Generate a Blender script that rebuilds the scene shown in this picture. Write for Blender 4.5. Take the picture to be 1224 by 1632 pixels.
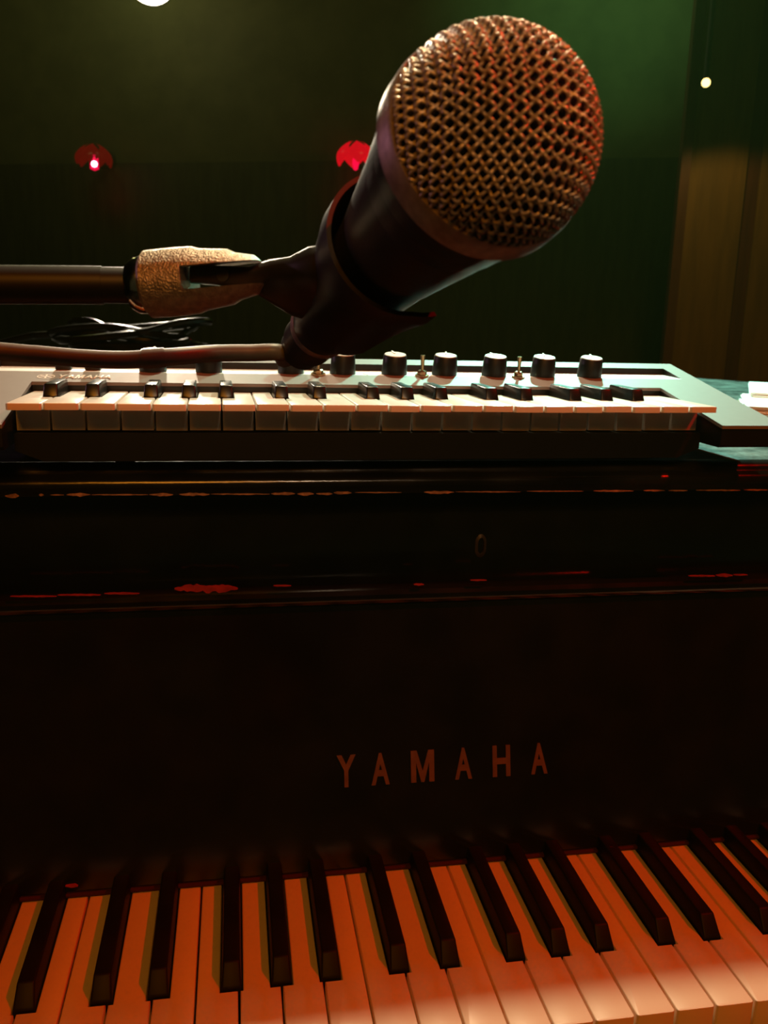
import bpy, bmesh, math, random
from mathutils import Vector, Matrix
random.seed(7)
for o in list(bpy.data.objects): bpy.data.objects.remove(o)
S = bpy.context.scene; COL = S.collection
H = 1.105                                   # camera height above the floor; "rel" points below are measured from the lens
# ------------------------------------------------------------------ camera
RT = ((0.98544214, -0.01379317, 0.16945071), (-0.16826654, -0.22155094, 0.9605215), (0.02429333, -0.97505124, -0.22064657))
FPX = 1370.0
def ray(x, y):
    v = (x-612, y-816, FPX); return Vector([sum(r[i]*v[i] for i in range(3)) for r in RT])
def at(x, y, X=None, Y=None, z=None):       # pixel + one known coordinate -> rel point
    v = ray(x, y)
    return v*(Y/v.y if Y is not None else z/v.z if z is not None else X/v.x)
def W(p): return Vector((p[0], p[1], p[2]+H))
cd = bpy.data.cameras.new('camera'); cam = bpy.data.objects.new('camera', cd); COL.objects.link(cam)
cam.matrix_world = Matrix(((RT[0][0], -RT[0][1], -RT[0][2], 0), (RT[1][0], -RT[1][1], -RT[1][2], 0), (RT[2][0], -RT[2][1], -RT[2][2], H), (0, 0, 0, 1)))
cd.sensor_fit = 'HORIZONTAL'; cd.sensor_width = 36; cd.lens = FPX/1224*36
cd.clip_start = .01; cd.dof.use_dof = True; cd.dof.focus_distance = .42; cd.dof.aperture_fstop = 32
S.camera = cam
# ------------------------------------------------------------------ world, exposure, lights
wd = bpy.data.worlds.new('world'); S.world = wd; wd.use_nodes = True
wd.node_tree.nodes['Background'].inputs[0].default_value = (.6, .7, .3, 1)
wd.node_tree.nodes['Background'].inputs[1].default_value = .002
hz = wd.node_tree.nodes.new('ShaderNodeVolumeScatter')         # thin stage haze in the whole room
hz.inputs['Color'].default_value = (.82, 1, .30, 1); hz.inputs['Density'].default_value = .0019; hz.inputs['Anisotropy'].default_value = .4
wd.node_tree.links.new(hz.outputs[0], wd.node_tree.nodes['World Output'].inputs['Volume'])
vs = S.view_settings; vs.view_transform = 'Standard'; vs.look = 'None'; vs.gamma = 1; vs.use_curve_mapping = False; vs.exposure = 0.0
def light(name, kind, p, aim, power, col, size, cone=60, blend=.6):
    d = bpy.data.lights.new(name, kind); o = bpy.data.objects.new(name, d); COL.objects.link(o)
    d.energy = power; d.color = col; o.location = W(p)
    if kind == 'AREA': d.size = size
    else: d.shadow_soft_size = size
    if kind == 'SPOT': d.spot_size = math.radians(cone); d.spot_blend = blend
    if aim is not None: o.rotation_euler = (Vector(aim)-Vector(p)).to_track_quat('-Z', 'Y').to_euler()
    return o
LAMP = ray(240, -37); LAMP = LAMP*(3.9/LAMP.y)                # the bright lamp at the top edge of the frame
SPOTY = ray(1125, 132); SPOTY = SPOTY*(2.55/SPOTY.y)          # the small yellow lamp at the right
light('overhead_warm_spot', 'SPOT', (.20, 1.20, 1.50), (.12, .50, -.1), 104, (1, .80, .46), .06, 58, .5)
light('green_white_backlight', 'SPOT', (.62, 1.62, .80), (.70, 1.00, -.04), 170, (.36, 1, .74), .03, 80, .7)
light('warm_backlight', 'SPOT', LAMP+Vector((0, -.14, -.03)), (.05, .5, 0), 200, (1, .85, .62), .06, 70, .6)
light('red_front_spot', 'SPOT', (1.20, -.10, 1.62), (.22, .50, -.36), 76, (1, .006, .001), .03, 48, .7)
light('amber_front_flood', 'SPOT', (-.15, -1.05, 1.05), (.12, .5, -.20), 37, (1, .31, .015), .26, 70, .6)
light('front_warm_lamp', 'SPOT', (.20, -.95, 1.05), (.1, .5, -.02), 11, (1, .72, .45), .035, 15, .6)
light('pink_side_spot', 'SPOT', (-1.5, 1.15, .40), (0, .42, .03), 6, (1, .45, .70), .04, 30, .7)
light('added_green_haze_glow', 'SPOT', (1.0, 2.3, 1.5), tuple(ray(950, -20)*(4.2/ray(950, -20).y)), 36, (.28, 1, .34), .05, 52, 1)  # added lamp: lights the wall to imitate haze glowing round the green backlight
light('added_wall_fill', 'POINT', (-.95, 3.75, 1.8), None, 4, (1, .98, .32), .15)  # added fill with no fixture, lifts the dark back wall
light('added_lamp_halo', 'POINT', LAMP+Vector((0, .42, .12)), None, .9, (1, .86, .45), .08)  # added light behind the stage lamp, imitates its hazy halo on the wall
light('added_wall_fill_near_partition', 'POINT', (1.3, 3.0, 1.85), None, 4, (1, .98, .32), .15)  # second added fill without a fixture, for the right part of the wall

# ------------------------------------------------------------------ materials
def mat(name, col, rough=.5, metal=0, var=.15, scale=40, bump=0, bscale=200, spec=.5, coat=0, emit=None, estr=0, col2=None, stretch=(1, 1, 1), rvar=0, lo=.35, hi=.65):
    m = bpy.data.materials.new(name); m.use_nodes = True; nt = m.node_tree; b = nt.nodes['Principled BSDF']
    tc = nt.nodes.new('ShaderNodeTexCoord'); mp = nt.nodes.new('ShaderNodeMapping'); mp.inputs['Scale'].default_value = stretch
    nt.links.new(tc.outputs['Object'], mp.inputs[0])
    n = nt.nodes.new('ShaderNodeTexNoise'); n.inputs['Scale'].default_value = scale; n.inputs['Detail'].default_value = 5
    nt.links.new(mp.outputs[0], n.inputs['Vector'])
    r = nt.nodes.new('ShaderNodeValToRGB'); nt.links.new(n.outputs['Fac'], r.inputs[0])
    c2 = col2 or tuple(c*(1-var) for c in col)
    r.color_ramp.elements[0].color = (*c2, 1); r.color_ramp.elements[1].color = (*col, 1)
    r.color_ramp.elements[0].position = lo; r.color_ramp.elements[1].position = hi
    nt.links.new(r.outputs[0], b.inputs['Base Color'])
    b.inputs['Roughness'].default_value = rough; b.inputs['Metallic'].default_value = metal
    b.inputs['Specular IOR Level'].default_value = spec; b.inputs['Coat Weight'].default_value = coat
    if rvar:
        mr = nt.nodes.new('ShaderNodeMapRange'); nt.links.new(n.outputs['Fac'], mr.inputs[0])
        mr.inputs[1].default_value = .3; mr.inputs[2].default_value = .7; mr.inputs[3].default_value = max(.02, rough-rvar); mr.inputs[4].default_value = rough+rvar
        nt.links.new(mr.outputs[0], b.inputs['Roughness'])
    if bump:
        n2 = nt.nodes.new('ShaderNodeTexNoise'); n2.inputs['Scale'].default_value = bscale; n2.inputs['Detail'].default_value = 3
        nt.links.new(mp.outputs[0], n2.inputs['Vector'])
        bp = nt.nodes.new('ShaderNodeBump'); bp.inputs['Strength'].default_value = bump; bp.inputs['Distance'].default_value = .001
        nt.links.new(n2.outputs['Fac'], bp.inputs['Height']); nt.links.new(bp.outputs[0], b.inputs['Normal'])
    if emit:
        b.inputs['Emission Color'].default_value = (*emit, 1); b.inputs['Emission Strength'].default_value = estr
    return m
M = dict(
    plaster=mat('dark_plaster', (.095, .092, .042), .8, var=.3, scale=6, bump=.3, bscale=60),
    wainscot=mat('dark_stained_wood', (.036, .038, .018), .6, var=.5, scale=5, stretch=(6, 6, 1)),
    floor=mat('dark_floor_boards', (.03, .02, .012), .5, var=.4, scale=4, stretch=(1, 8, 1)),
    ceil=mat('black_ceiling', (.03, .03, .025), .9),
    panel_wood=mat('amber_wood_panel', (.24, .135, .03), .6, var=.25, scale=4, stretch=(10, 10, 1)),
    post_wood=mat('red_brown_wood', (.12, .035, .018), .5, var=.3, scale=6, stretch=(8, 8, 1)),
    lacquer=mat('black_piano_lacquer', (.009, .010, .007), .14, var=.3, scale=30, rvar=.04, bump=.02, bscale=90),
    lid=mat('worn_black_lid', (.085, .088, .082), .46, col2=(.016, .016, .015), scale=45, rvar=.10, bump=.5, bscale=160),
    nose=mat('black_lid_edge', (.012, .011, .009), .19, var=.5, scale=60, rvar=.07, bump=.12, bscale=220, stretch=(.35, 1, 1)),
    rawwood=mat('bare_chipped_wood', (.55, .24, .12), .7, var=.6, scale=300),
    redwood=mat('red_under_lacquer', (.42, .03, .018), .55, var=.4, scale=200),
    ivory=mat('aged_ivory_plastic', (.80, .70, .56), .34, var=.05, scale=25, bump=.04, bscale=500),
    ebony=mat('worn_ebony', (.009, .009, .007), .5, var=.4, scale=50, spec=.2),
    felt=mat('red_felt', (.05, .004, .004), .95, bump=.5, bscale=900),
    gold=mat('dull_brass', (.20, .085, .035), .5, metal=.3, var=.25, scale=150),
    silver_panel=mat('pale_silver_panel', (.22, .207, .203), .55, metal=.1, var=.04, scale=200, bump=.05, bscale=2500, spec=.3),
    control_strip=mat('control_strip_lamp_sheen', (.90, .87, .88), .42, metal=.55, var=.04, scale=200),  # lamp reflection put into the colour: paler and shinier than the panel around it
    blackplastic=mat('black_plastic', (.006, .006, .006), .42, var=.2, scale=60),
    keywhite=mat('white_plastic_key', (.82, .76, .70), .28, var=.03, scale=60),
    keyblack=mat('glossy_black_key', (.008, .008, .008), .25, var=.2, spec=.35),
    capgrey=mat('pale_knob_cap', (.80, .80, .77), .32, var=.03, scale=400),
    print_=mat('white_print', (.85, .82, .78), .5),
    brass=mat('brassy_switch', (.75, .48, .26), .22, metal=1, var=.2, scale=300),
    wire=mat('steel_grille_wire', (.68, .58, .47), .34, metal=.4, var=.3, scale=500, col2=(.46, .38, .30)),
    foam=mat('dark_grille_foam', (.006, .006, .005), .95),
    rim=mat('worn_grille_band', (.42, .33, .29), .45, metal=.5, var=.35, scale=350),
    micbody=mat('black_painted_metal', (.040, .040, .034), .36, var=.3, scale=120, bump=.1, bscale=900),
    clip=mat('black_rubbery_clip', (.016, .014, .012), .42, var=.3, scale=80),
    cast=mat('dusty_cast_metal', (.52, .43, .34), .44, metal=.9, var=.35, scale=420, bump=.6, bscale=1500),
    chrome=mat('chrome', (.75, .72, .68), .12, metal=1, var=.1),
    boom=mat('black_boom_tube', (.014, .013, .011), .45, var=.5, scale=60, spec=.35),
    cable=mat('grey_brown_rubber_cable', (.17, .145, .12), .45, var=.2, scale=90),
    cable2=mat('glossy_black_cable', (.012, .012, .012), .22, var=.3),
    paper=mat('white_paper', (.88, .88, .86), .7, var=.03),
    shade=mat('red_glass_petal', (.45, .004, .010), .25, emit=(1, .0, .018), estr=.42),
    shade_dim=mat('dim_red_glass_petal', (.12, .002, .003), .3, emit=(1, .0, .008), estr=.06),
    bulb_red=mat('hot_bulb', (1, .8, .9), .4, emit=(1, .55, .8), estr=6),
    bulb_glow=mat('pink_glowing_core', (.6, .05, .1), .4, emit=(1, .0, .06), estr=.9),
    bulb_white=mat('warm_lamp_lens', (1, .9, .7), .4, emit=(1, .85, .62), estr=14),
    bulb_yellow=mat('yellow_lamp_lens', (1, .8, .4), .4, emit=(1, .66, .20), estr=4),
    bronze=mat('dark_bronze', (.05, .035, .02), .5, metal=.3, var=.2),
    blackmetal=mat('black_metal', (.015, .015, .014), .5, var=.2),
)
# ------------------------------------------------------------------ geometry helpers
def box(bm, x0, x1, y0, y1, z0, z1, bev=0, seg=2):
    v = [bm.verts.new(p) for p in ((x0, y0, z0), (x1, y0, z0), (x1, y1, z0), (x0, y1, z0), (x0, y0, z1), (x1, y0, z1), (x1, y1, z1), (x0, y1, z1))]
    f = [bm.faces.new([v[i] for i in q]) for q in ((0, 3, 2, 1), (4, 5, 6, 7), (0, 1, 5, 4), (1, 2, 6, 5), (2, 3, 7, 6), (3, 0, 4, 7))]
    if bev:
        es = list({e for a in f for e in a.edges})
        bmesh.ops.bevel(bm, geom=es, offset=bev, segments=seg, affect='EDGES', profile=.5)
def prism(bm, pts, fn, a0, a1, bev=0):      # polygon pts (u,v) swept from a0 to a1; fn(u,v,a) -> xyz
    A = [bm.verts.new(fn(u, v, a0)) for u, v in pts]; B = [bm.verts.new(fn(u, v, a1)) for u, v in pts]
    n = len(pts); fs = [bm.faces.new(A), bm.faces.new(B[::-1])]
    for i in range(n): fs.append(bm.faces.new((A[i], B[i], B[(i+1) % n], A[(i+1) % n])))
    bmesh.ops.recalc_face_normals(bm, faces=fs)
    if bev: bmesh.ops.bevel(bm, geom=list(fs[1].edges), offset=bev, segments=2, affect='EDGES', profile=.5)
def lathe(bm, prof, seg=48, mtx=None, a0=0, a1=2*math.pi):
    full = abs(a1-a0-2*math.pi) < 1e-6; n = seg if full else seg+1; mtx = mtx or Matrix()
    rows = []
    for r, z in prof:
        rows.append([bm.verts.new(mtx @ Vector((0, 0, z)))] if r < 1e-7 and full else
                    [bm.verts.new(mtx @ Vector((r*math.cos(a0+(a1-a0)*i/seg), r*math.sin(a0+(a1-a0)*i/seg), z))) for i in range(n)])
    for A, B in zip(rows, rows[1:]):
        for i in range(seg):
            j = (i+1) % n
            q = [A[i % len(A)], A[j % len(A)], B[j % len(B)], B[i % len(B)]]; q = list(dict.fromkeys(q))
            if len(q) > 2: bm.faces.new(q)
def tube(bm, pts, r, seg=8, closed=False, caps=True):
    pts = [Vector(p) for p in pts]; n = len(pts); rr = r if isinstance(r, (list, tuple)) else [r]*n
    up = None; rings = []
    for i, p in enumerate(pts):
        t = (pts[(i+1) % n]-pts[i-1]) if closed else (pts[min(i+1, n-1)]-pts[max(i-1, 0)])
        t.normalize()
        if up is None: up = Vector((0, 0, 1)) if abs(t.z) < .9 else Vector((1, 0, 0))
        a = (up-t*up.dot(t)).normalized(); b = t.cross(a); up = a
        rings.append([bm.verts.new(p+(a*math.cos(2*math.pi*k/seg)+b*math.sin(2*math.pi*k/seg))*rr[i]) for k in range(seg)])
    for i in range(n if closed else n-1):
        A, B = rings[i], rings[(i+1) % n]
        for k in range(seg): bm.faces.new((A[k], A[(k+1) % seg], B[(k+1) % seg], B[k]))
    if not closed and caps: bm.faces.new(rings[0][::-1]); bm.faces.new(rings[-1])
def smoothpts(ctrl, n=12):                  # Catmull-Rom
    P = [Vector(p) for p in ctrl]; P = [P[0]*2-P[1]]+P+[P[-1]*2-P[-2]]; out = []
    for i in range(1, len(P)-2):
        for k in range(n):
            t = k/n; a, b, c, d = P[i-1:i+3]
            out.append(.5*((2*b)+(c-a)*t+(2*a-5*b+4*c-d)*t*t+(3*b-a-3*c+d)*t**3))
    return out+[P[-2]]
def mesh(name, bm, smooth=35):
    bmesh.ops.recalc_face_normals(bm, faces=bm.faces)
    me = bpy.data.meshes.new(name); bm.to_mesh(me); bm.free()
    if smooth:
        me.polygons.foreach_set('use_smooth', [True]*len(me.polygons))
        me.set_sharp_from_angle(angle=math.radians(smooth))
    return me
def obj(name, bm, m, parent=None, smooth=35, loc=(0, 0, 0)):
    me = bm if isinstance(bm, bpy.types.Mesh) else mesh(name, bm, smooth)
    if not me.materials: me.materials.append(M[m] if isinstance(m, str) else m)
    o = bpy.data.objects.new(name, me); COL.objects.link(o); o.parent = parent; o.location = loc
    return o
def tag(o, label, cat, group=None):
    o['label'] = label; o['category'] = cat
    if group: o['group'] = group
    return o
def thing(name, label, cat, loc=(0, 0, 0), rotz=0, group=None):
    o = bpy.data.objects.new(name, None); o.empty_display_size = .05; COL.objects.link(o)
    o.location = loc; o.rotation_euler = (0, 0, rotz); return tag(o, label, cat, group)
def struct(name, bm, m, smooth=35): o = obj(name, bm, m, None, smooth); o['kind'] = 'structure'; return o
def glyph(ch, size, depth, sx=1, bold=0):
    if ch == 'M':                           # drawn by hand: two stems and a V
        b = bmesh.new(); w_ = .86; t = .19
        pts = [(0, 0), (t, 0), (t, .62), (w_/2-.055, 0), (w_/2+.055, 0), (w_-t, .62), (w_-t, 0), (w_, 0), (w_, 1), (w_-t*1.15, 1), (w_/2, .36), (t*1.15, 1), (0, 1)]
        prism(b, [(u*size*sx, v*size) for u, v in pts], lambda u, v, a: (u, v, a), 0, depth); return b, w_*size*sx
    return glyph_font(ch, size, depth, sx, bold)
def glyph_font(ch, size, depth, sx=1, bold=0):   # one letter as a mesh lying in XY, lower-left at the origin, cap height = size
    c = bpy.data.curves.new('letter', 'FONT'); c.body = ch; c.size = 1; c.extrude = 0; c.offset = bold
    o = bpy.data.objects.new('letter', c); COL.objects.link(o)
    me = bpy.data.meshes.new_from_object(o.evaluated_get(bpy.context.evaluated_depsgraph_get()))
    bpy.data.objects.remove(o); bm = bmesh.new(); bm.from_mesh(me); bpy.data.meshes.remove(me)
    bmesh.ops.remove_doubles(bm, verts=bm.verts, dist=1e-5)
    xs = [v.co.x for v in bm.verts]; ys = [v.co.y for v in bm.verts]; x0, y0, h = min(xs), min(ys), max(ys)-min(ys)
    for v in bm.verts: v.co = Vector(((v.co.x-x0)/h*size*sx, (v.co.y-y0)/h*size, 0))
    r = bmesh.ops.extrude_face_region(bm, geom=list(bm.faces))
    for v in [g for g in r['geom'] if isinstance(g, bmesh.types.BMVert)]: v.co.z += depth
    w = (max(xs)-x0)/h*size*sx
    return bm, w

# ------------------------------------------------------------------ the room (turned about 21 degrees against the piano)
P0 = Vector((.597, 4.4, 0)); UD = Vector((math.cos(math.radians(21)), -math.sin(math.radians(21)), 0)); VD = Vector((-UD.y*-1*-1, 0, 0))
VD = Vector((UD.y, -UD.x, 0))               # from the back wall towards the camera
def rw(u, v, z): p = P0+UD*u+VD*v; return (p.x, p.y, z)
def rbox(bm, u0, u1, v0, v1, z0, z1):
    v = [bm.verts.new(rw(*p)) for p in ((u0, v0, z0), (u1, v0, z0), (u1, v1, z0), (u0, v1, z0), (u0, v0, z1), (u1, v0, z1), (u1, v1, z1), (u0, v1, z1))]
    for q in ((0, 3, 2, 1), (4, 5, 6, 7), (0, 1, 5, 4), (1, 2, 6, 5), (2, 3, 7, 6), (3, 0, 4, 7)): bm.faces.new([v[i] for i in q])
def hit(x, y, v):                            # pixel -> point on the plane at distance v from the back wall
    d = ray(x, y); n = VD; s = (P0+VD*v).dot(n)/Vector((d.x, d.y, 0)).dot(n); return d*s
def uv(p): q = Vector((p[0], p[1], 0))-P0; return q.dot(UD), q.dot(VD)
CE = 3.15; U0, U1, V1 = -3.6, 3.4, 6.6
def rb(name, m, *a): b = bmesh.new(); rbox(b, *a); return struct(name, b, m)
rb('floor', 'floor', U0, U1, 0, V1, -.05, 0)
rb('ceiling', 'ceil', U0, U1, 0, V1, CE, CE+.05)
rb('wall_back', 'plaster', U0, U1, -.08, 0, 0, CE)
rb('wall_left', 'plaster', U0-.08, U0, 0, V1, 0, CE)
rb('wall_right', 'plaster', U1, U1+.08, 0, V1, 0, CE)
rb('wall_front', 'plaster', U0, U1, V1, V1+.08, 0, CE)
zw = H+hit(420, 258, .02).z                  # top of the dark wall panelling
w = rb('trim_1', 'wainscot', U0, U1, .001, .03, 0, zw)
# amber wood partition at the right
PV = 1.15
def pu(x, y=400): return uv(hit(x, y, PV))[0]
part = thing('wood_partition', 'amber wood panelled partition with red-brown post below the small yellow lamp', 'partition', rw(pu(1076), PV, 0))
def ppart(name, m, x0, x1, v0, v1, z0, z1):
    b = bmesh.new(); rbox(b, x0, x1, v0, v1, z0, z1); bmesh.ops.translate(b, verts=b.verts, vec=-Vector(part.location)); return obj(name, b, m, part)
ppart('post', 'post_wood', pu(1071), pu(1086), PV-.06, PV+.03, 0, 2.35)
ppart('panel', 'panel_wood', pu(1086), pu(1176), PV-.03, PV, 0, 2.35)
ppart('stile', 'post_wood', pu(1176), pu(1198), PV-.03, PV-.012, 0, 2.35)
ppart('panel', 'panel_wood', pu(1198), U1-.01, PV-.03, PV, 0, 2.35)
ppart('header', 'wainscot', pu(1071), U1-.01, PV-.05, PV+.02, 2.35, CE-.001)

# ------------------------------------------------------------------ lamps
def red_lamp(px, py, wpx, shade, label, bulb):
    c = hit(px, py, .17); dist = c.length; R_ = wpx/2*(c-Vector((0, 0, 0))).dot(Vector((RT[0][2], RT[1][2], RT[2][2])))/FPX
    t = thing('tulip_wall_lamp', label, 'lamp', W(c), 0, 'red tulip lamps on the back wall')
    for k in range(6):                       # six drooping petals, each curved and pointed
        a0 = 2*math.pi*k/6+.5; b = bmesh.new(); g = []
        for i in range(9):
            s = i/8; th = .12+s*1.55; rr = R_*math.sin(th)*(1 if s < .7 else 1-.10*(s-.7)/.3); z = R_*.62*math.cos(th)*1.15-.30*R_*s+.05*R_
            hw = .62*math.sin(min(1, s*1.25)*math.pi*.5)*(1 if s < .62 else max(.03, 1-((s-.62)/.38)**1.5))
            g.append([b.verts.new(((rr+R_*.03*(k % 2)-.10*R_*abs(j/3)**2*s)*math.cos(a0+hw*j/3), (rr+R_*.03*(k % 2))*math.sin(a0+hw*j/3), z)) for j in range(-3, 4)])
        for A, B in zip(g, g[1:]):
            for j in range(6): b.faces.new((A[j], A[j+1], B[j+1], B[j]))
        bmesh.ops.solidify(b, geom=list(b.faces), thickness=.003)
        obj('petal', b, shade, t, 60)
    b = bmesh.new(); lathe(b, [(0, R_*.1), (R_*.13, 0), (R_*.16, -R_*.25), (R_*.1, -R_*.5), (0, -R_*.55)], 16); obj('bulb', b, bulb, t)
    b = bmesh.new(); lathe(b, [(0, R_*.72), (R_*.12, R_*.71), (R_*.14, R_*.55), (0, R_*.55)], 16); obj('cap', b, 'blackmetal', t)
    wall = Vector(rw(*uv(c), 0))+VD*(-.17+.035)-Vector(W(c)); wall.z = 0
    b = bmesh.new(); tube(b, smoothpts([(0, 0, R_*.60), wall*.4+Vector((0, 0, R_*.55)), wall*.75+Vector((0, 0, R_*.4)), wall+Vector((0, 0, R_*.2))], 6), .006, 8); obj('arm', b, 'blackmetal', t)
    b = bmesh.new(); lathe(b, [(0, .03), (.03, .03), (.045, .008), (.045, 0), (0, 0)], 24, Matrix.Translation(wall+Vector((0, 0, R_*.2))) @ VD.to_track_quat('Z', 'Y').to_matrix().to_4x4())
    obj('wall_plate', b, 'blackmetal', t)
    return t, R_
lt, lr = red_lamp(150, 254, 62, 'shade_dim', 'dim red tulip glass wall lamp with its hot bulb showing, far left', 'bulb_glow')
d = (-Vector(lt.location)+Vector((0, 0, H))).normalized(); b = bmesh.new()
bmesh.ops.create_icosphere(b, subdivisions=2, radius=lr*.15, matrix=Matrix.Translation(d*lr*.98+Vector((0, 0, -lr*.22)))); obj('bulb_tip', b, 'bulb_red', lt)
b = bmesh.new(); lathe(b, [(0, lr*.25), (lr*.2, lr*.18), (lr*.22, -lr*.45), (0, -lr*.55)], 16, Matrix.Translation(d*lr*.75)); obj('bulb_glow', b, 'bulb_glow', lt)
rt_, rr_ = red_lamp(567, 252, 68, 'shade', 'bright red tulip glass wall lamp beside the microphone head', 'bulb_glow')
for t_, pw in ((lt, .06), (rt_, .25)):
    l = light('red_lamp_glow', 'POINT', Vector(t_.location)-Vector((0, 0, H+.16)), None, pw, (1, .05, .05), .03)

def can(name, label, p, aim, r, lens):
    q = (Vector(aim)-Vector(p)).to_track_quat('Z', 'Y').to_matrix().to_4x4()
    t = thing(name, label, 'lamp', W(p))
    b = bmesh.new(); lathe(b, [(r, .02), (r, -.12), (r*.6, -.17), (0, -.17), (0, -.165), (r*.55, -.165), (r*.93, -.115), (r*.93, .02), (r, .02)], 28, q); obj('housing', b, 'blackmetal', t)
    b = bmesh.new(); lathe(b, [(0, .012), (r*.6, .008), (r*.93, 0), (r*.93, -.004), (0, -.004)], 28, q); obj('lens', b, lens, t)
    b = bmesh.new(); top = CE-(p[2]+H); pts = [q @ Vector((0, 0, -.1)), Vector((0, 0, top*.5))+(q @ Vector((0, 0, -.1)))*1, (q @ Vector((0, 0, -.1)))+Vector((0, 0, top-.02-(q @ Vector((0, 0, -.1))).z))]
    tube(b, pts, .008, 8); obj('hanging_stem', b, 'blackmetal', t)
    return t
can('stage_lamp', 'bright warm stage lamp at the top edge above the left red lamp', tuple(LAMP), (.05, .4, -.1), .105, 'bulb_white')
yl = can('spot_lamp', 'small glowing yellow spot lamp above the amber partition', tuple(SPOTY), (SPOTY.x*.55, 1.35, .42), .0135, 'bulb_yellow')
light('yellow_spot_glow', 'SPOT', SPOTY+Vector((-.05, -.10, 0)), tuple(Vector(hit(1160, 480, PV))), 2.2, (1, .60, .14), .02, 80, .5)

# ------------------------------------------------------------------ grand piano
KX = .139                                    # middle of the keyboard (E4|F4)
KZ = H-.365                                  # white key tops
KF, KB = .363, .504                          # key fronts and where the fallboard hides them
KP = .0235
PR = Vector((KX, KF, 0))
piano = thing('grand_piano', 'black grand piano with worn ivory keys and closed lid', 'piano', PR)
def pp(name, bm, m, parent=piano, smooth=35):
    bmesh.ops.translate(bm, verts=bm.verts, vec=-PR); return obj(name, bm, m, parent, smooth)
LT = H-.0925                                 # lid top
PX0, PX1 = KX-.745, KX+.745
# keys
LEFTB = {'D': 1, 'E': 1, 'G': 1, 'A': 1, 'B': 1}; RIGHTB = {'C': 1, 'D': 1, 'F': 1, 'G': 1, 'A': 1}
OFF = {'C': -.0032, 'D': .0032, 'F': -.0042, 'G': 0, 'A': .0042}   # black key to the right of that white key, off the gap
BW, BF = .0112, .413
def white_mesh(n, left=True, right=True):
    prev = {'D': 'C', 'E': 'D', 'G': 'F', 'A': 'G', 'B': 'A'}
    hw = KP/2-.00065; xl = xr = hw
    if n in LEFTB and left: xl = KP/2-OFF[prev[n]]-BW/2-.0008
    if n in RIGHTB and right: xr = KP/2+OFF[n]-BW/2-.0008
    y1 = .54-KF; ym = BF-KF-.0012; r = .0016
    pts = [(-hw, r), (-hw+r*.3, r*.3), (-hw+r, 0), (hw-r, 0), (hw-r*.3, r*.3), (hw, r)]
    pts += [(hw, ym), (xr, ym), (xr, y1)] if xr < hw else [(hw, y1)]
    pts += [(-xl, y1), (-xl, ym), (-hw, ym)] if xl < hw else [(-hw, y1)]
    b = bmesh.new(); prism(b, pts, lambda u, v, a: (u, v, a), -.022, 0, .0007)
    return mesh('white_key', b, 40)
b = bmesh.new()                              # black key: tapered, sloping front
w0, w1, yb, ys = BW/2, .0046, .0, .0085
P_ = [(-w0, yb, -.004), (w0, yb, -.004), (w0, .127, -.004), (-w0, .127, -.004), (-w0, yb, .001), (w0, yb, .001), (-w1, ys, .0112), (w1, ys, .0112), (w1, .127, .0118), (-w1, .127, .0118), (w0, .127, .001), (-w0, .127, .001)]
V_ = [b.verts.new(p) for p in P_]
for q in ((0, 1, 5, 4), (4, 5, 7, 6), (6, 7, 8, 9), (1, 2, 10, 5), (5, 10, 8, 7), (0, 4, 11, 3), (4, 6, 9, 11), (2, 3, 11, 10), (10, 11, 9, 8), (0, 3, 2, 1)): b.faces.new([V_[i] for i in q])
bmesh.ops.bevel(b, geom=[e for e in b.edges if min(v.co.z for v in e.verts) > 0], offset=.0011, segments=3, affect='EDGES', profile=.5)
black_me = mesh('black_key', b, 40)
WM = {}
for i in range(52):                          # A0 .. C8
    n = 'ABCDEFG'[i % 7]; x = (i-26+.5)*KP
    key = (n, i > 0, i < 51)
    if key not in WM: WM[key] = white_mesh(*key)
    o = obj('white_key', WM[key], 'ivory', piano, loc=(x, 0, KZ+random.uniform(-.00025, .0002)))
    o.rotation_euler.x = random.uniform(-.0008, .0008)
    if n in RIGHTB and i < 51: obj('black_key', black_me, 'ebony', piano, loc=(x+KP/2+OFF[n], BF-KF, KZ))
# fallboard with lettering
FB0, FB1 = Vector((0, .5050, H-.3605)), Vector((0, .546, H-.1885))
fx0, fx1 = KX-.612, KX+.612
n_ = Vector((0, -(FB1.z-FB0.z), FB1.y-FB0.y)).normalized()       # faces the player
prof = [(.508, -.3622), (.5050, -.3605), (.546, -.1885), (.5435, -.1878), (.5420, -.1850), (.5420, -.1815), (.5440, -.1788), (.548, -.1778), (.556, -.1778), (.5595, -.1800), (.5595, -.1885), (.527, -.3622)]
b = bmesh.new(); prism(b, prof, lambda u, v, a: (a, u, v+H), fx0, fx1); fall = pp('fallboard', b, 'lacquer')
up = (FB1-FB0).normalized()
def on_fall(x, y):                           # pixel -> point on the fallboard face (room coordinates)
    d = ray(x, y); o = Vector((0, 0, H)); s = (FB0-o).dot(n_)/d.dot(n_); return o+d*s
for ch, x0, x1 in zip('YAMAHA', (537, 592, 655, 725, 785, 846), (567, 621, 692, 752, 813, 872)):
    yb_ = 1255-(x0-540)*.069
    p = on_fall(x0, yb_); p2 = on_fall(x1, 1255-(x1-540)*.069)
    bm, w_ = glyph(ch, .0215, .0007, 1, .006 if ch == 'M' else .028)
    k = (p2-p).length/w_
    mt = Matrix(((k, 0, 0, p.x), (0, up.y, n_.y, p.y+n_.y*.0002), (0, up.z, n_.z, p.z+n_.z*.0002), (0, 0, 0, 1)))
    bmesh.ops.transform(bm, matrix=mt, verts=bm.verts); pp('letter', bm, 'gold', fall, 30)
b = bmesh.new(); box(b, fx0, fx1, .5035, .5100, KZ+.0004, KZ+.0028, .0006); pp('name_felt', b, 'felt')
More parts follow.
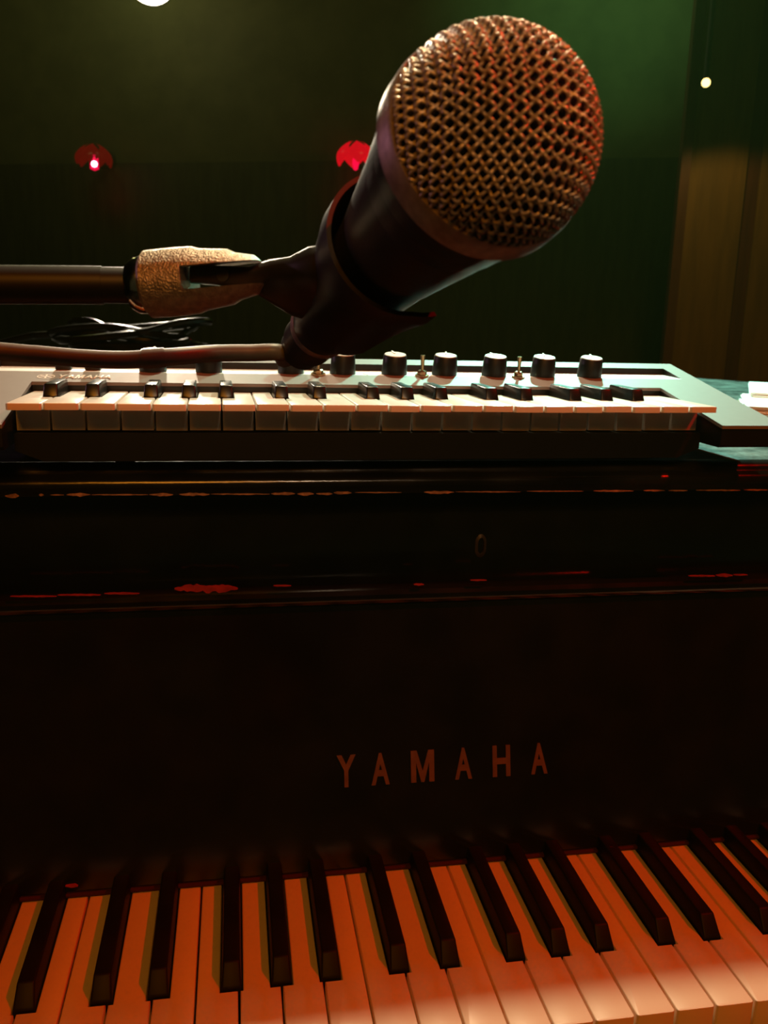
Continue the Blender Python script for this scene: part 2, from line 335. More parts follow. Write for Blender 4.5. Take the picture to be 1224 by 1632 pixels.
# stretcher with lock escutcheon, cheeks, arms, key slip, key bed
b = bmesh.new(); box(b, PX0+.05, PX1-.05, .562, .60, H-.20, H-.1125, .002); stretcher = pp('stretcher', b, 'lacquer')
c = W(at(766, 870, Y=.5615)); b = bmesh.new()
ring = [(.0045*math.cos(a), .0085*math.sin(a)*(1 if abs(math.sin(a)) < .99 else 1)) for a in [2*math.pi*k/24 for k in range(24)]]
outer = [(math.copysign(min(abs(u), .0040), u), v) for u, v in ring]
for (r0, y0) in ((1.0, 0), (.58, 0)): pass
A = [b.verts.new((c.x+u, .5615, c.z+v)) for u, v in outer]; B = [b.verts.new((c.x+u*.55, .5605, c.z+v*.72)) for u, v in outer]; C_ = [b.verts.new((c.x+u*.5, .5618, c.z+v*.66)) for u, v in outer]
for i in range(24):
    j = (i+1) % 24; b.faces.new((A[i], A[j], B[j], B[i])); b.faces.new((B[i], B[j], C_[j], C_[i]))
pp('lock_escutcheon', b, 'bronze', stretcher)
for s, xa, xb in ((0, PX0, fx0-.001), (1, fx1+.001, PX1)):
    b = bmesh.new()
    prism(b, [(.345, -.50), (.345, -.40), (.352, -.345), (.375, -.325), (.43, -.315), (.50, -.26), (.545, -.16), (.56, -.1125), (.80, -.1125), (.80, -.50)], lambda u, v, a: (a, u, v+H), xa, xb, .003); pp('arm', b, 'lacquer')
b = bmesh.new(); box(b, fx0, fx1, .340, .3575, H-.43, H-.386, .003); pp('key_slip', b, 'lacquer')
b = bmesh.new(); box(b, PX0, PX1, .348, .80, H-.47, H-.431); pp('key_bed', b, 'lacquer')
b = bmesh.new(); box(b, fx0, fx1, .505, .56, H-.43, H-.3885); pp('key_frame', b, 'lacquer')
# rim + lid follow the grand outline
def outline(e):
    L = [(PX1+e, .80), (PX1+e, 1.18)]
    L += [(p.x, p.y) for p in smoothpts([(PX1+e, 1.18, 0), (PX1-.02+e, 1.34, 0), (PX1-.14+e, 1.52, 0), (KX+.36+e, 1.70, 0), (KX+.12+e, 1.90, 0), (KX-.08+e, 2.08, 0), (KX-.30+e*.5, 2.17+e, 0), (PX0+.12, 2.17+e, 0), (PX0+.02-e*.5, 2.12+e, 0), (PX0-e, 1.98, 0)], 6)[1:]]
    return L+[(PX0-e, .80)]
b = bmesh.new(); prism(b, outline(0), lambda u, v, a: (u, v, a), H-.47, LT-.0195); pp('rim', b, 'lacquer', smooth=30)
LE = [(PX1+.012, .553)]+outline(.012)+[(PX0-.012, .553)]
b = bmesh.new(); prism(b, LE, lambda u, v, a: (u, v, a), LT-.0190, LT, .002); lid = pp('lid', b, 'lid', smooth=30)
nose = [(.5532, -.0925), (.5495, -.0930), (.5465, -.0944), (.5448, -.0966), (.5444, -.0982), (.5435, -.0990), (.5405, -.1000), (.5385, -.1018), (.5375, -.1045), (.5378, -.1075), (.5388, -.1098), (.5388, -.1112), (.5400, -.1115), (.5532, -.1115)]
b = bmesh.new(); prism(b, nose, lambda u, v, a: (a, u, v+H), PX0-.012, PX1+.012); nosing = pp('lid_nosing', b, 'nose', lid, 50)
def chips(spots, Y, par, m, name):           # small torn flakes of bare wood along a worn edge
    for x0, x1, y, hpx in spots:
        b = bmesh.new(); n = max(4, int((x1-x0)/5)); top, bot = [], []
        for i in range(n+1):
            x = x0+(x1-x0)*i/n; e = math.sin(math.pi*i/n)**.5 if 0 < i < n else .15
            top.append(W(at(x, y-hpx*.5*e*random.uniform(.5, 1.2), Y=Y))); bot.append(W(at(x, y+hpx*.5*e*random.uniform(.4, 1.2), Y=Y)))
        ft = [b.verts.new(p) for p in top]; fb = [b.verts.new(p) for p in bot]
        bt = [b.verts.new(p+Vector((0, .0016, 0))) for p in top]; bb = [b.verts.new(p+Vector((0, .0016, 0))) for p in bot]
        for i in range(n):
            b.faces.new((ft[i], ft[i+1], fb[i+1], fb[i])); b.faces.new((ft[i], bt[i], bt[i+1], ft[i+1])); b.faces.new((fb[i], fb[i+1], bb[i+1], bb[i]))
        pp(name, b, m, par, 20)
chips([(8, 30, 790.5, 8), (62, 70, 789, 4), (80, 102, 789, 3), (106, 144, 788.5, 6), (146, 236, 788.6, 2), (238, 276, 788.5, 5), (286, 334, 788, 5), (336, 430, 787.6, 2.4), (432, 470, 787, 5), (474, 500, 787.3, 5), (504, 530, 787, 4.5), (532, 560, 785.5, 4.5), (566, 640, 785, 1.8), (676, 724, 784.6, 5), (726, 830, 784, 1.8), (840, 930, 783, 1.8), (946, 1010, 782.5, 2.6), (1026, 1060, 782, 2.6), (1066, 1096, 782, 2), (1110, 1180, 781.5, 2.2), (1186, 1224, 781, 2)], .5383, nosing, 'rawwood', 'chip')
chips([(278, 379, 938.5, 13), (16, 90, 951, 2.2), (92, 160, 948.8, 2.6), (166, 222, 946.4, 2.6), (436, 464, 934, 2.5), (1098, 1140, 918.3, 2.2), (1142, 1168, 917.5, 5), (1170, 1192, 916.5, 1.8), (750, 776, 925, 2), (660, 676, 932, 3)], .5412, fall, 'redwood', 'chip')
chips([(104, 124, 1413, 6)], .5035, fall, 'redwood', 'chip')
for (lx, ly) in ((PX0+.10, .62), (PX1-.10, .62), (KX-.33, 1.95)):
    b = bmesh.new(); lathe(b, [(0, H-.47), (.065, H-.47), (.065, H-.53), (.05, H-.55), (.04, .12), (.05, .10), (.03, .085), (.03, .03), (.028, .0), (0, 0)], 20, Matrix.Translation((lx, ly, 0))); pp('leg', b, 'lacquer')
b = bmesh.new(); box(b, KX-.10, KX-.07, .66, .69, .12, H-.47); box(b, KX+.07, KX+.10, .66, .69, .12, H-.47); box(b, KX-.14, KX+.14, .62, .74, .03, .12, .005); lyre = pp('pedal_lyre', b, 'lacquer')
for k in (-1, 0, 1):
    b = bmesh.new(); box(b, KX+k*.06-.012, KX+k*.06+.012, .52, .63, .045, .055, .004); pp('pedal', b, 'brass', lyre)

# ------------------------------------------------------------------ compact keyboard on the lid
RPSI = .01552; RO = Vector((-.12754, .51277, H-.05192)); KB0 = LT-RO.z    # local z of the lid under it
root = thing('compact_keyboard', 'compact silver electronic keyboard with mini keys standing on the piano lid', 'keyboard', RO+Vector((0, 0, KB0)), RPSI)
def rp(name, bm, m, parent=root, smooth=35, sub=None):
    bmesh.ops.translate(bm, verts=bm.verts, vec=(0, 0, -KB0)); return obj(name, bm, m, parent, smooth)
T_ = math.tan(math.radians(11.52))
def pz(y): return .0202+(y-.1494)*T_
XS = [-.045, -.031, -.0008, .4408, .471, .485]; YS = [-.006, .0795, .104, .1343, .1495]
FLO = .0122                                  # height of the sunk control strip along its back
b = bmesh.new(); vt = {}
def gv(x, y, z): 
    k = (round(x, 5), round(y, 5), round(z, 5))
    if k not in vt: vt[k] = b.verts.new((x, y, z))
    return vt[k]
def pq(*pts): b.faces.new([gv(*p) for p in pts])
for i in range(5):
    for j in range(4):
        x0, x1, y0, y1 = XS[i], XS[i+1], YS[j], YS[j+1]
        if i == 2 and j == 0: continue
        if j == 2 and 1 <= i <= 3:
            continue
        else: pq((x0, y0, pz(y0)), (x1, y0, pz(y0)), (x1, y1, pz(y1)), (x0, y1, pz(y1)))
edge = [(XS[2], YS[0]), (XS[2], YS[1]), (XS[3], YS[1]), (XS[3], YS[0]), (XS[4], YS[0]), (XS[5], YS[0])]+[(XS[5], y) for y in YS[1:]]+[(x, YS[4]) for x in XS[4::-1]]+[(XS[0], y) for y in YS[3::-1]]+[(XS[1], YS[0])]
for p, q in zip(edge, edge[1:]+edge[:1]):
    pq((*p, pz(p[1])), (*q, pz(q[1])), (*q, pz(q[1])-.0022), (*p, pz(p[1])-.0022))
panel = rp('top_panel', b, 'silver_panel', smooth=20)
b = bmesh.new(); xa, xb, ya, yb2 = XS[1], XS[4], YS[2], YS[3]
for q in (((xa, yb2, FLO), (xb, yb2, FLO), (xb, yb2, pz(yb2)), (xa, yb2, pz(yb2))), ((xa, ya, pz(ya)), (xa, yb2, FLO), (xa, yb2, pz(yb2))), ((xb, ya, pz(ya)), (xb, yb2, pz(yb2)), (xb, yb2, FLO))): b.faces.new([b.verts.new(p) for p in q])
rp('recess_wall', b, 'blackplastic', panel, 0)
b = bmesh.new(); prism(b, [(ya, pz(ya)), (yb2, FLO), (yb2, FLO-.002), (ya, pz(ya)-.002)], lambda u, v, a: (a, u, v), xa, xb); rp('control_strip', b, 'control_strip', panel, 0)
BZ = -.0262
for x0, x1 in ((XS[0]+.0005, XS[2]-.0002), (XS[3]+.0002, XS[5]-.0005)):
    b = bmesh.new()
    prism(b, [(YS[0]+.0005, pz(YS[0])-.0023), (YS[0]+.0005, BZ+.002), (YS[0]+.003, BZ), (.155, BZ), (.155, FLO-.004), (.1030, FLO-.0055), (.1030, pz(.103)-.0023)], lambda u, v, a: (a, u, v), x0, x1)
    rp('end_block', b, 'blackplastic')
b = bmesh.new(); prism(b, [(YS[1]+.001, pz(YS[1])-.0024), (YS[1]+.001, BZ), (.155, BZ), (.155, FLO-.004), (.1030, FLO-.0055), (.1030, pz(.103)-.0023)], lambda u, v, a: (a, u, v), XS[2], XS[3]); rp('rear_body', b, 'blackplastic')
b = bmesh.new(); box(b, XS[0]+.0005, XS[5]-.0005, .137, .1492, FLO-.004, pz(.137)-.0024); rp('back_rail', b, 'blackplastic')
b = bmesh.new(); prism(b, [(.0, -.0195), (.44, -.0195), (.44, -.0300), (.424, -.0365), (.016, -.0365), (.0, -.0300)], lambda u, v, a: (u, a, v), .0180, .079, 0); rp('key_tray', b, 'blackplastic')
for fx_, fy in ((-.02, .135), (.46, .135)):
    b = bmesh.new(); lathe(b, [(0, BZ), (.009, BZ), (.008, KB0), (0, KB0)], 20, Matrix.Translation((fx_, fy, 0))); rp('foot', b, 'blackplastic')
for fx_ in (.06, .38):
    b = bmesh.new(); lathe(b, [(0, -.0364), (.008, -.0364), (.0075, KB0), (0, KB0)], 20, Matrix.Translation((fx_, .045, 0))); rp('foot', b, 'blackplastic')
# mini keys
MP = .02; MBW, MBF = .0090, .0385
MOFF = {'C': -.0022, 'D': .0022, 'F': -.003, 'G': 0, 'A': .003}
def mini_white(n, right=True):
    prev = {'D': 'C', 'E': 'D', 'G': 'F', 'A': 'G', 'B': 'A'}; hw = MP/2-.0004; xl = xr = hw
    if n in prev: xl = MP/2-MOFF[prev[n]]-MBW/2-.0006
    if n in MOFF and right: xr = MP/2+MOFF[n]-MBW/2-.0006
    y1, ym = .0785, MBF-.001
    pts = [(-hw, .0012), (-hw+.0012, 0), (hw-.0012, 0), (hw, .0012)]
    pts += [(hw, ym), (xr, ym), (xr, y1)] if xr < hw else [(hw, y1)]
    pts += [(-xl, y1), (-xl, ym), (-hw, ym)] if xl < hw else [(-hw, y1)]
    b = bmesh.new(); prism(b, pts, lambda u, v, a: (u, v, a), -.0040, 0, .0007)
    box(b, -MP/2+.0007, MP/2-.0007, .0235, .034, -.0185, -.0041)
    return mesh('white_key', b, 40)
b = bmesh.new()
P_ = [(-.0045, 0, -.003), (.0045, 0, -.003), (.0045, .0395, -.003), (-.0045, .0395, -.003), (-.0045, 0, .0005), (.0045, 0, .0005), (.0045, .0395, .0005), (-.0045, .0395, .0005), (-.0039, .0030, .0078), (.0039, .0030, .0078), (.0039, .0395, .0082), (-.0039, .0395, .0082)]
V_ = [b.verts.new(p) for p in P_]
for q in ((0, 1, 5, 4), (4, 5, 9, 8), (8, 9, 10, 11), (1, 2, 6, 5), (5, 6, 10, 9), (0, 4, 7, 3), (4, 8, 11, 7), (2, 3, 7, 6), (6, 7, 11, 10), (0, 3, 2, 1)): b.faces.new([V_[i] for i in q])
bmesh.ops.bevel(b, geom=[e for e in b.edges if min(v.co.z for v in e.verts) > 0], offset=.0009, segments=3, affect='EDGES', profile=.5)
mblack = mesh('black_key', b, 40); MW = {}
for i in range(22):
    n = 'CDEFGAB'[i % 7]; k = (n, i < 21)
    if k not in MW: MW[k] = mini_white(*k)
    obj('white_key', MW[k], 'keywhite', root, loc=((i+.5)*MP, 0, -KB0+random.uniform(-.0002, .0002)))
    if n in MOFF and i < 21: obj('black_key', mblack, 'keyblack', root, loc=((i+1)*MP+MOFF[n], MBF, -KB0))
# controls
def fz(y): return pz(.104)+(y-.104)/(.1343-.104)*(FLO-pz(.104))
KY = .1128; kz = fz(KY)
b = bmesh.new(); lathe(b, [(0, 0), (.0094, 0), (.0094, .0012), (.0085, .0138), (.0080, .0145), (0, .0145)], 40); knob_me = mesh('knob', b, 35)
b = bmesh.new(); lathe(b, [(.0079, .0145), (.0077, .0150), (0, .0151)], 40); cap_me = mesh('cap', b, 35)
b = bmesh.new(); box(b, -.0006, .0006, .001, .0086, .0150, .0156); poi_me = mesh('pointer', b, 0)
for i, kx in enumerate((.0734, .1117, .1695, .2071, .2453, .2834, .3213, .3597, .3975)):
    o = obj('knob', knob_me, 'blackplastic', root, loc=(kx, KY-.0015*(i > 5), kz-KB0))
    o.rotation_euler.z = random.uniform(-.5, .5) if i != 3 else .1
    o.rotation_mode = 'ZYX'; o.rotation_euler.x = math.radians(10.5)
    obj('cap', cap_me, 'capgrey', o); obj('pointer', poi_me, 'print_', o)
b = bmesh.new(); lathe(b, [(0, 0), (.0052, 0), (.0052, .0012), (.0035, .0013), (.0035, .0035), (.0022, .0042), (0, .0042)], 6); nut_me = mesh('nut', b, 20)
b = bmesh.new(); tube(b, [(0, 0, .003), (0, .0008, .009), (0, .0016, .0150)], [.0010, .0013, .0017], 10); lev_me = mesh('lever', b, 40)
for tx in (.1882, .2642, .3379):
    o = obj('toggle_switch', nut_me, 'brass', root, loc=(tx, .1035, fz(.1035)-KB0)); o.rotation_euler.x = math.radians(10.5); obj('lever', lev_me, 'brass', o)
for sx in (.0135, .0329):
    b = bmesh.new(); box(b, sx-.0052, sx+.0052, .1125, .1195, fz(.112), fz(.112)+.0125, .001); rp('slider_cap', b, 'blackplastic')
b = bmesh.new(); yy = .1085; prism(b, [(.2240, .104), (.2246, .104), (.2228, .113), (.2222, .113)], lambda u, v, a: (u, v, fz(v)+a), .0001, .0003); rp('print_mark', b, 'print_', panel)
for v in panel.children: pass
# lettering printed on the panel
ca, sa = math.cos(math.atan(T_)), math.sin(math.atan(T_))
def panel_mtx(x, y, lift=.0002): return Matrix(((1, 0, 0, x), (0, ca, -sa, y-sa*lift), (0, sa, ca, pz(y)+ca*lift), (0, 0, 0, 1)))
x = .0128
for ch in 'YAMAHA':
    bm, w_ = glyph(ch, .0085, .0002, .70, .006 if ch == 'M' else .022)
    bmesh.ops.transform(bm, matrix=panel_mtx(x, .0868) @ Matrix(((1, .12, 0, 0), (0, 1, 0, 0), (0, 0, 1, 0), (0, 0, 0, 1))), verts=bm.verts); rp('letter', bm, 'print_', panel, 0)
    x += w_-.0001 if ch in 'Y' else w_+.0003
b = bmesh.new(); mm = panel_mtx(.0062, .0912)
for k in range(32):
    a, a2 = 2*math.pi*k/32, 2*math.pi*(k+1)/32
    b.faces.new([b.verts.new(mm @ Vector((r*math.cos(q)*1.05, r*math.sin(q)*.95, 0))) for r, q in ((.0047, a), (.0054, a), (.0054, a2), (.0047, a2))])
for k in range(6):
    a = math.pi/6+k*math.pi/3; u_, n2 = Vector((math.cos(a), math.sin(a), 0)), Vector((-math.sin(a), math.cos(a), 0))
    b.faces.new([b.verts.new(mm @ (u_*s+n2*t)) for s, t in ((0, -.0004), (.0047, -.0007), (.0047, .0007), (0, .0004))])
rp('emblem', b, 'print_', panel, 0)

# ------------------------------------------------------------------ microphone
def unit(x, y): return ray(x, y).normalized()
MC = unit(780, 229)*.223; ML = .126
t_ = unit(512, 522); bq = t_.dot(MC); MT = t_*(bq+math.sqrt(bq*bq-(MC.dot(MC)-ML*ML)))
AX = (MC-MT).normalized()
side = Vector((-1, 0, 0)); side = (side-AX*side.dot(AX)).normalized(); third = AX.cross(side)
MM = Matrix.Identity(4)
for i in range(3): MM[i][0], MM[i][1], MM[i][2], MM[i][3] = side[i], third[i], AX[i], W(MT)[i]
mic = thing('microphone', 'black vocal microphone with round bronze wire mesh head pointing at the camera', 'microphone'); mic.matrix_world = MM
# local: z = 0 tail end, z = ML centre of the ball
GR = .0252
b = bmesh.new(); lathe(b, [(0, ML+GR-.0016)]+[((GR-.0016)*math.sin(a), ML+(GR-.0016)*math.cos(a)) for a in [k*math.pi/2/14 for k in range(1, 15)]]+[(.0, ML-.002)], 40); obj('foam', b, 'foam', mic)
b = bmesh.new(); sp = .00238; amp = .00072; wr = .00043
rot = math.radians(47)
for fam in (0, 1):
    nmax = int(GR*math.pi/2/sp)
    for i in range(-nmax, nmax+1):
        u0 = (i+.5)*sp; run = []
        lim = math.sqrt(max(0, (GR*math.pi/2*1.0)**2-u0*u0)); m_ = max(2, int(2*lim/(sp/4)))
        if lim < sp: continue
        for k in range(m_+1):
            v0 = -lim+2*lim*k/m_
            h_ = amp*math.cos(math.pi*(v0/sp))*(1 if (i+fam) % 2 else -1)
            U, V = (u0, v0) if fam == 0 else (v0, u0)
            U, V = U*math.cos(rot)-V*math.sin(rot), U*math.sin(rot)+V*math.cos(rot)
            rho = math.hypot(U, V); ph = rho/GR; ca_ = (U/rho, V/rho) if rho > 1e-9 else (1, 0); rr = GR+h_
            run.append((rr*math.sin(ph)*ca_[0], rr*math.sin(ph)*ca_[1], ML+rr*math.cos(ph)))
        tube(b, run, wr, 5, caps=False)
gm = obj('wire_mesh', b, 'wire', mic, 80); gm['kind'] = 'stuff'
b = bmesh.new(); lathe(b, [(.0240, ML+.0008), (.0262, ML+.0012), (.0266, ML+.0002), (.0266, ML-.0058), (.0260, ML-.0066), (.0240, ML-.0070)], 72); obj('head_band', b, 'rim', mic)
b = bmesh.new(); lathe(b, [(.0242, ML-.0066), (.0250, ML-.0070), (.0240, ML-.0140), (.0237, ML-.0145), (.0236, ML-.0150), (.0225, ML-.0225), (.0222, ML-.0230), (.0221, ML-.0235), (.0200, ML-.038), (.0168, ML-.060), (.0118, .0035), (.0112, .001), (.0100, 0), (0, .0)], 64); obj('handle', b, 'micbody', mic)
b = bmesh.new(); lathe(b, [(.0108, .0022), (.0116, .0022), (.0119, .0006), (.0116, -.0012), (.0104, -.0014)], 48); obj('tail_ring', b, 'rim', mic)

# ------------------------------------------------------------------ microphone stand: boom, cast swivel, clip (pole stands left of the frame)
SA = at(225, 455, Y=.300); SB = at(418, 437, Y=.290)          # swivel sleeve from its base to the fork
BD = (at(0, 458, Y=.300)-at(205, 459, Y=.300)); BD = BD.normalized()
POLE = W(SA+BD*.80); base = Vector((POLE.x, POLE.y, 0))
stand = thing('microphone_stand', 'black boom microphone stand with dusty cast swivel and clip holding the microphone', 'microphone stand', base)
def sp_(name, bm, m, parent=stand, smooth=35): bmesh.ops.translate(bm, verts=bm.verts, vec=-base); return obj(name, bm, m, parent, smooth)
b = bmesh.new(); tube(b, [W(SA+BD*1.05), W(SA+BD*.5), W(SA+BD*.004)], .0058, 24); sp_('boom', b, 'boom')
b = bmesh.new(); tube(b, [W(SA+BD*.045), W(SA+BD*.012)], .0061, 24); sp_('boom_collar', b, 'boom')
ZD = (SB-SA).normalized(); XD = Vector((0, 0, 1)); XD = (XD-ZD*XD.dot(ZD)).normalized(); YD = ZD.cross(XD)
SM = Matrix.Identity(4)
for i in range(3): SM[i][0], SM[i][1], SM[i][2], SM[i][3] = XD[i], YD[i], ZD[i], W(SA)[i]
SL = (SB-SA).length
b = bmesh.new(); lathe(b, [(.0060, -.0030), (.0078, -.0030), (.0090, -.0010), (.0092, .0012), (.0086, .0030), (.0060, .0032)], 40, SM); sp_('thread_nut', b, 'chrome')
# sleeve: round barrel that flattens into a slotted fork
b = bmesh.new(); rings = []
for zz, rx, ry in ((.0018, .0094, .0094), (.0030, .0108, .0108), (.012, .0109, .0109), (.0185, .0107, .0107), (.021, .0098, .0107), (.030, .0088, .0106), (SL-.008, .0075, .0104), (SL-.002, .0062, .0096), (SL+.0005, .0036, .0075)):
    rings.append([b.verts.new(SM @ Vector((rx*math.cos(q), ry*math.sin(q), zz))) for q in [2*math.pi*k/48 for k in range(48)]])
for A, B in zip(rings, rings[1:]):
    for k in range(48): b.faces.new((A[k], A[(k+1) % 48], B[(k+1) % 48], B[k]))
b.faces.new(rings[0][::-1]); b.faces.new(rings[-1]); sleeve = sp_('swivel_sleeve', b, 'cast')
cut = bmesh.new(); box(cut, -.0030, .0042, -.03, .03, .0165, .08); bmesh.ops.transform(cut, matrix=SM, verts=cut.verts); bmesh.ops.translate(cut, verts=cut.verts, vec=-base)
cm = mesh('cutter', cut, 0); co = bpy.data.objects.new('cutter', cm); COL.objects.link(co); co.parent = stand
md = sleeve.modifiers.new('slot', 'BOOLEAN'); md.object = co; md.operation = 'DIFFERENCE'; md.solver = 'EXACT'
bpy.context.view_layer.update()
me2 = bpy.data.meshes.new_from_object(sleeve.evaluated_get(bpy.context.evaluated_depsgraph_get())); sleeve.modifiers.clear(); sleeve.data = me2
bpy.data.objects.remove(co)
# clip: open tapered tube around the handle
def ml(x, y, z): return W(MT)+side*x+third*y+AX*z
CZ0, CZ1 = .012, .072
def handle_r(z): return .0118+(z-.0035)/(ML-.060-.0035)*(.0168-.0118) if z < ML-.06 else .0168
b = bmesh.new(); gi, go = [], []
mid = math.radians(-10); half = math.radians(128); NS = 44; rows = 9
for j in range(rows):
    zt = j/(rows-1)
    ri, ro = [], []
    for k in range(NS+1):
        a = mid+half*(2*k/NS-1); flare = .0016*max(0, abs(2*k/NS-1)-.85)/.15
        zc = CZ0+(CZ1-CZ0)*zt
        r_i = handle_r(zc)+.0004+flare+.0038*zt**3; r_o = r_i+.0026-(.0012 if j in (0, rows-1) else 0)
        ri.append(b.verts.new(ml(r_i*math.cos(a), r_i*math.sin(a), zc))); ro.append(b.verts.new(ml(r_o*math.cos(a), r_o*math.sin(a), zc)))
    gi.append(ri); go.append(ro)
for j in range(rows-1):
    for k in range(NS):
        b.faces.new((go[j][k], go[j][k+1], go[j+1][k+1], go[j+1][k])); b.faces.new((gi[j][k], gi[j+1][k], gi[j+1][k+1], gi[j][k+1]))
    for k in (0, NS): b.faces.new((gi[j][k], go[j][k], go[j+1][k], gi[j+1][k]))
for j in (0, rows-1):
    for k in range(NS): b.faces.new((gi[j][k], gi[j][k+1], go[j][k+1], go[j][k]))
clip = sp_('clip', b, 'clip', smooth=50)
b = bmesh.new()                              # arm of the clip that runs into the fork
fork = SM @ Vector((.0006, 0, SL-.013)); root_p = ml(.0160, -.001, .036)
def section(c, d, hw, hh, up_):
    d = d.normalized(); s_ = d.cross(up_).normalized(); u2 = s_.cross(d).normalized()
    return [b.verts.new(c+s_*hw*math.copysign(abs(math.cos(q))**.6, math.cos(q))+u2*hh*math.copysign(abs(math.sin(q))**.6, math.sin(q))) for q in [2*math.pi*k/20 for k in range(20)]]
dr = root_p-fork; secs = []
for s, hw, hh, bend in ((-.36, .0052, .0030, 0), (0, .0052, .0032, 0), (.30, .0050, .0036, 0), (.55, .0058, .0072, -.0008), (.78, .0076, .0120, -.0022), (1.0, .0112, .0195, -.0016), (1.12, .0120, .0205, -.0016)):
    u_ = (AX*min(1, max(0, s))+Vector((0, 0, 1))*(1-min(1, max(0, s)))).normalized()
    secs.append(section(fork+dr*s+Vector((0, 0, bend)), dr, hw*.62, hh, u_))
for A, B in zip(secs, secs[1:]):
    for k in range(20): b.faces.new((A[k], A[(k+1) % 20], B[(k+1) % 20], B[k]))
b.faces.new(secs[0]); b.faces.new(secs[-1]); sp_('clip_arm', b, 'clip', smooth=60)
b = bmesh.new(); lathe(b, [(0, -.0040), (.0020, -.0040), (.0020, .0040), (0, .0040)], 20, SM @ Matrix.Translation((.0006, 0, SL-.012)) @ Matrix.Rotation(math.pi/2, 4, 'X')); sp_('pivot_pin', b, 'blackmetal')
b = bmesh.new(); tube(b, [POLE+Vector((0, .012, .03)), POLE+Vector((0, .012, -.4)), base+Vector((0, .012, .05))], .0125, 20); sp_('pole', b, 'boom')
b = bmesh.new(); lathe(b, [(0, -.03), (.02, -.03), (.022, 0), (.02, .03), (0, .03)], 24, Matrix.Translation(POLE+Vector((0, .006, 0))) @ Matrix.Rotation(math.pi/2, 4, 'X')); sp_('boom_clutch', b, 'blackmetal')
b = bmesh.new(); lathe(b, [(0, 0), (.15, 0), (.152, .012), (.06, .03), (.02, .06), (0, .06)], 40, Matrix.Translation(base+Vector((0, .012, 0)))); sp_('foot_plate', b, 'blackmetal')

# ------------------------------------------------------------------ cable plugged into the microphone
cab = thing('microphone_cable', 'grey-brown cable running left from the microphone plug above the keyboard knobs', 'cable', W(MT))
def cp(name, bm, m, parent=cab): bmesh.ops.translate(bm, verts=bm.verts, vec=-W(MT)); return obj(name, bm, m, parent)
b = bmesh.new(); lathe(b, [(0, -.0018), (.0100, -.0018), (.0102, -.004), (.0102, -.015), (.0092, -.016), (.0088, -.024), (.0062, -.029), (.0040, -.034), (0, -.034)], 40, MM); cp('plug', b, 'micbody')
p0 = ml(0, 0, -.030); Yc = p0.y-.002
ctrl = [p0, ml(.004, .001, -.036)]+[W(at(x, y, Y=Yc-(.006 if x > 300 else .012))) for x, y in ((446, 562), (400, 562.5), (340, 563.5), (270, 569), (200, 573.5), (130, 571), (60, 565), (0, 560))]
pts = smoothpts([ctrl[0], ctrl[1]]+ctrl[2:]+[ctrl[-1]+Vector((-.10, 0, .008)), ctrl[-1]+Vector((-.35, .01, .012)), POLE+Vector((.03, .03, -.03))], 10)
b = bmesh.new(); tube(b, pts, .0033, 14); cp('cord', b, 'cable')
i0 = min(range(len(pts)), key=lambda i: (pts[i]-W(at(243, 571, Y=Yc-.012))).length)
b = bmesh.new(); tube(b, pts[i0-3:i0+3], .0037, 14); cp('cable_tie', b, 'cable')

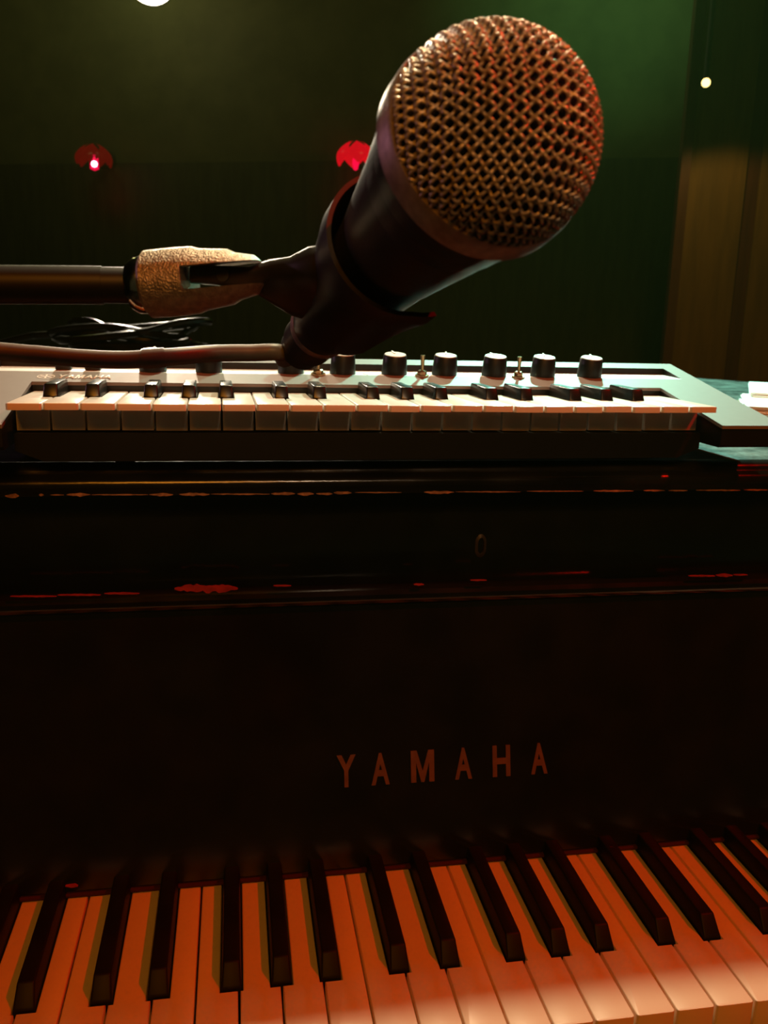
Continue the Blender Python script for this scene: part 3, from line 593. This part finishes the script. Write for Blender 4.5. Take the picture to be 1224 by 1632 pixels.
# ------------------------------------------------------------------ coil of black cable on the far end of the lid
cx, cy = at(212, 552, Y=1.62).x, 1.62
b = bmesh.new(); loops = []
N = 150; turns = 7
for k in range(N*turns//7*7+1):
    a = 2*math.pi*turns*k/(N*turns); tn = k/(N*turns)*turns
    rad = .098+.022*math.sin(2.31*tn*math.pi)+.010*math.sin(a*3.3+tn)
    zc = .0065+.0075*tn+.010*(1+math.sin(a*2+tn*2.1))*(tn/turns)*1.0
    loops.append((cx+rad*1.12*math.cos(a)+.012*math.sin(tn*2.2), cy+rad*.85*math.sin(a), LT+zc))
st = loops[-1]; tail = smoothpts([st, (cx-.13, cy-.02, LT+.050), (cx-.17, cy-.01, LT+.046), (cx-.23, cy, LT+.030), (cx-.30, cy+.02, LT+.008), (cx-.36, cy+.05, LT+.0062)], 8)
tube(b, loops[:-1]+tail, .0066, 8); coil = tag(obj('cable_coil', b, 'cable2'), 'coil of glossy black cable lying on the piano lid behind the keyboard', 'cable')

# ------------------------------------------------------------------ papers at the right edge
def sheaf(name, label, corner, ax, wid, dep, z0, z1, n, m='paper', cat='paper'):
    # n loose sheets; corner = back left corner, ax = direction from the back edge towards the front along the left edge
    ax = Vector((ax[0], ax[1], 0)).normalized(); rx = Vector((-ax.y, ax.x, 0)); t = thing(name, label, cat, (corner.x, corner.y, z0))
    for k in range(n):
        za, zb = (z1-z0)*k/n, (z1-z0)*(k+1)/n-.0002
        dx, dy = (random.uniform(-.003, .003), random.uniform(-.003, .003)) if k < n-1 else (0, 0); b = bmesh.new()
        vs_ = [[b.verts.new(rx*(dx+u*wid)+ax*(dy+v*dep)+Vector((0, 0, z+.003*max(0, u-.6)*(k/n)))) for u, v in ((0, 0), (.35, 0), (.7, 0), (1, 0), (1, 1), (.7, 1), (.35, 1), (0, 1))] for z in (za, zb)]
        for i in range(8): b.faces.new((vs_[0][i], vs_[0][(i+1) % 8], vs_[1][(i+1) % 8], vs_[1][i]))
        for L in vs_:
            for q in ((0, 1, 6, 7), (1, 2, 5, 6), (2, 3, 4, 5)): b.faces.new([L[i] for i in q])
        obj('sheet', b, m, t, 0)
    return t
zt = -.0800; c2 = at(1183, 627, z=zt); c1 = at(1194, 608, z=zt+.006); e1 = at(1197, 632, z=zt+.006)
M['card'] = mat('brown_card_cover', (.20, .10, .05), .6)
sheaf('notebook', 'brown covered notebook under the white sheets at the right edge', Vector((c2.x-.005, c2.y+.001, 0)), (-.50, -.87), .15, .19, LT, LT+.0045, 1, 'card', 'notebook')
sheaf('paper_sheaf', 'lower sheaf of white paper lying on the brown notebook at the right edge', c2, (-.50, -.87), .145, .18, LT+.0047, H+zt, 5)
sheaf('paper_sheaf', 'upper sheaf of white paper turned askew at the right edge behind the keyboard', c1, (e1.x-c1.x, e1.y-c1.y), .15, .21, H+zt+.0003, H+zt+.006, 3)
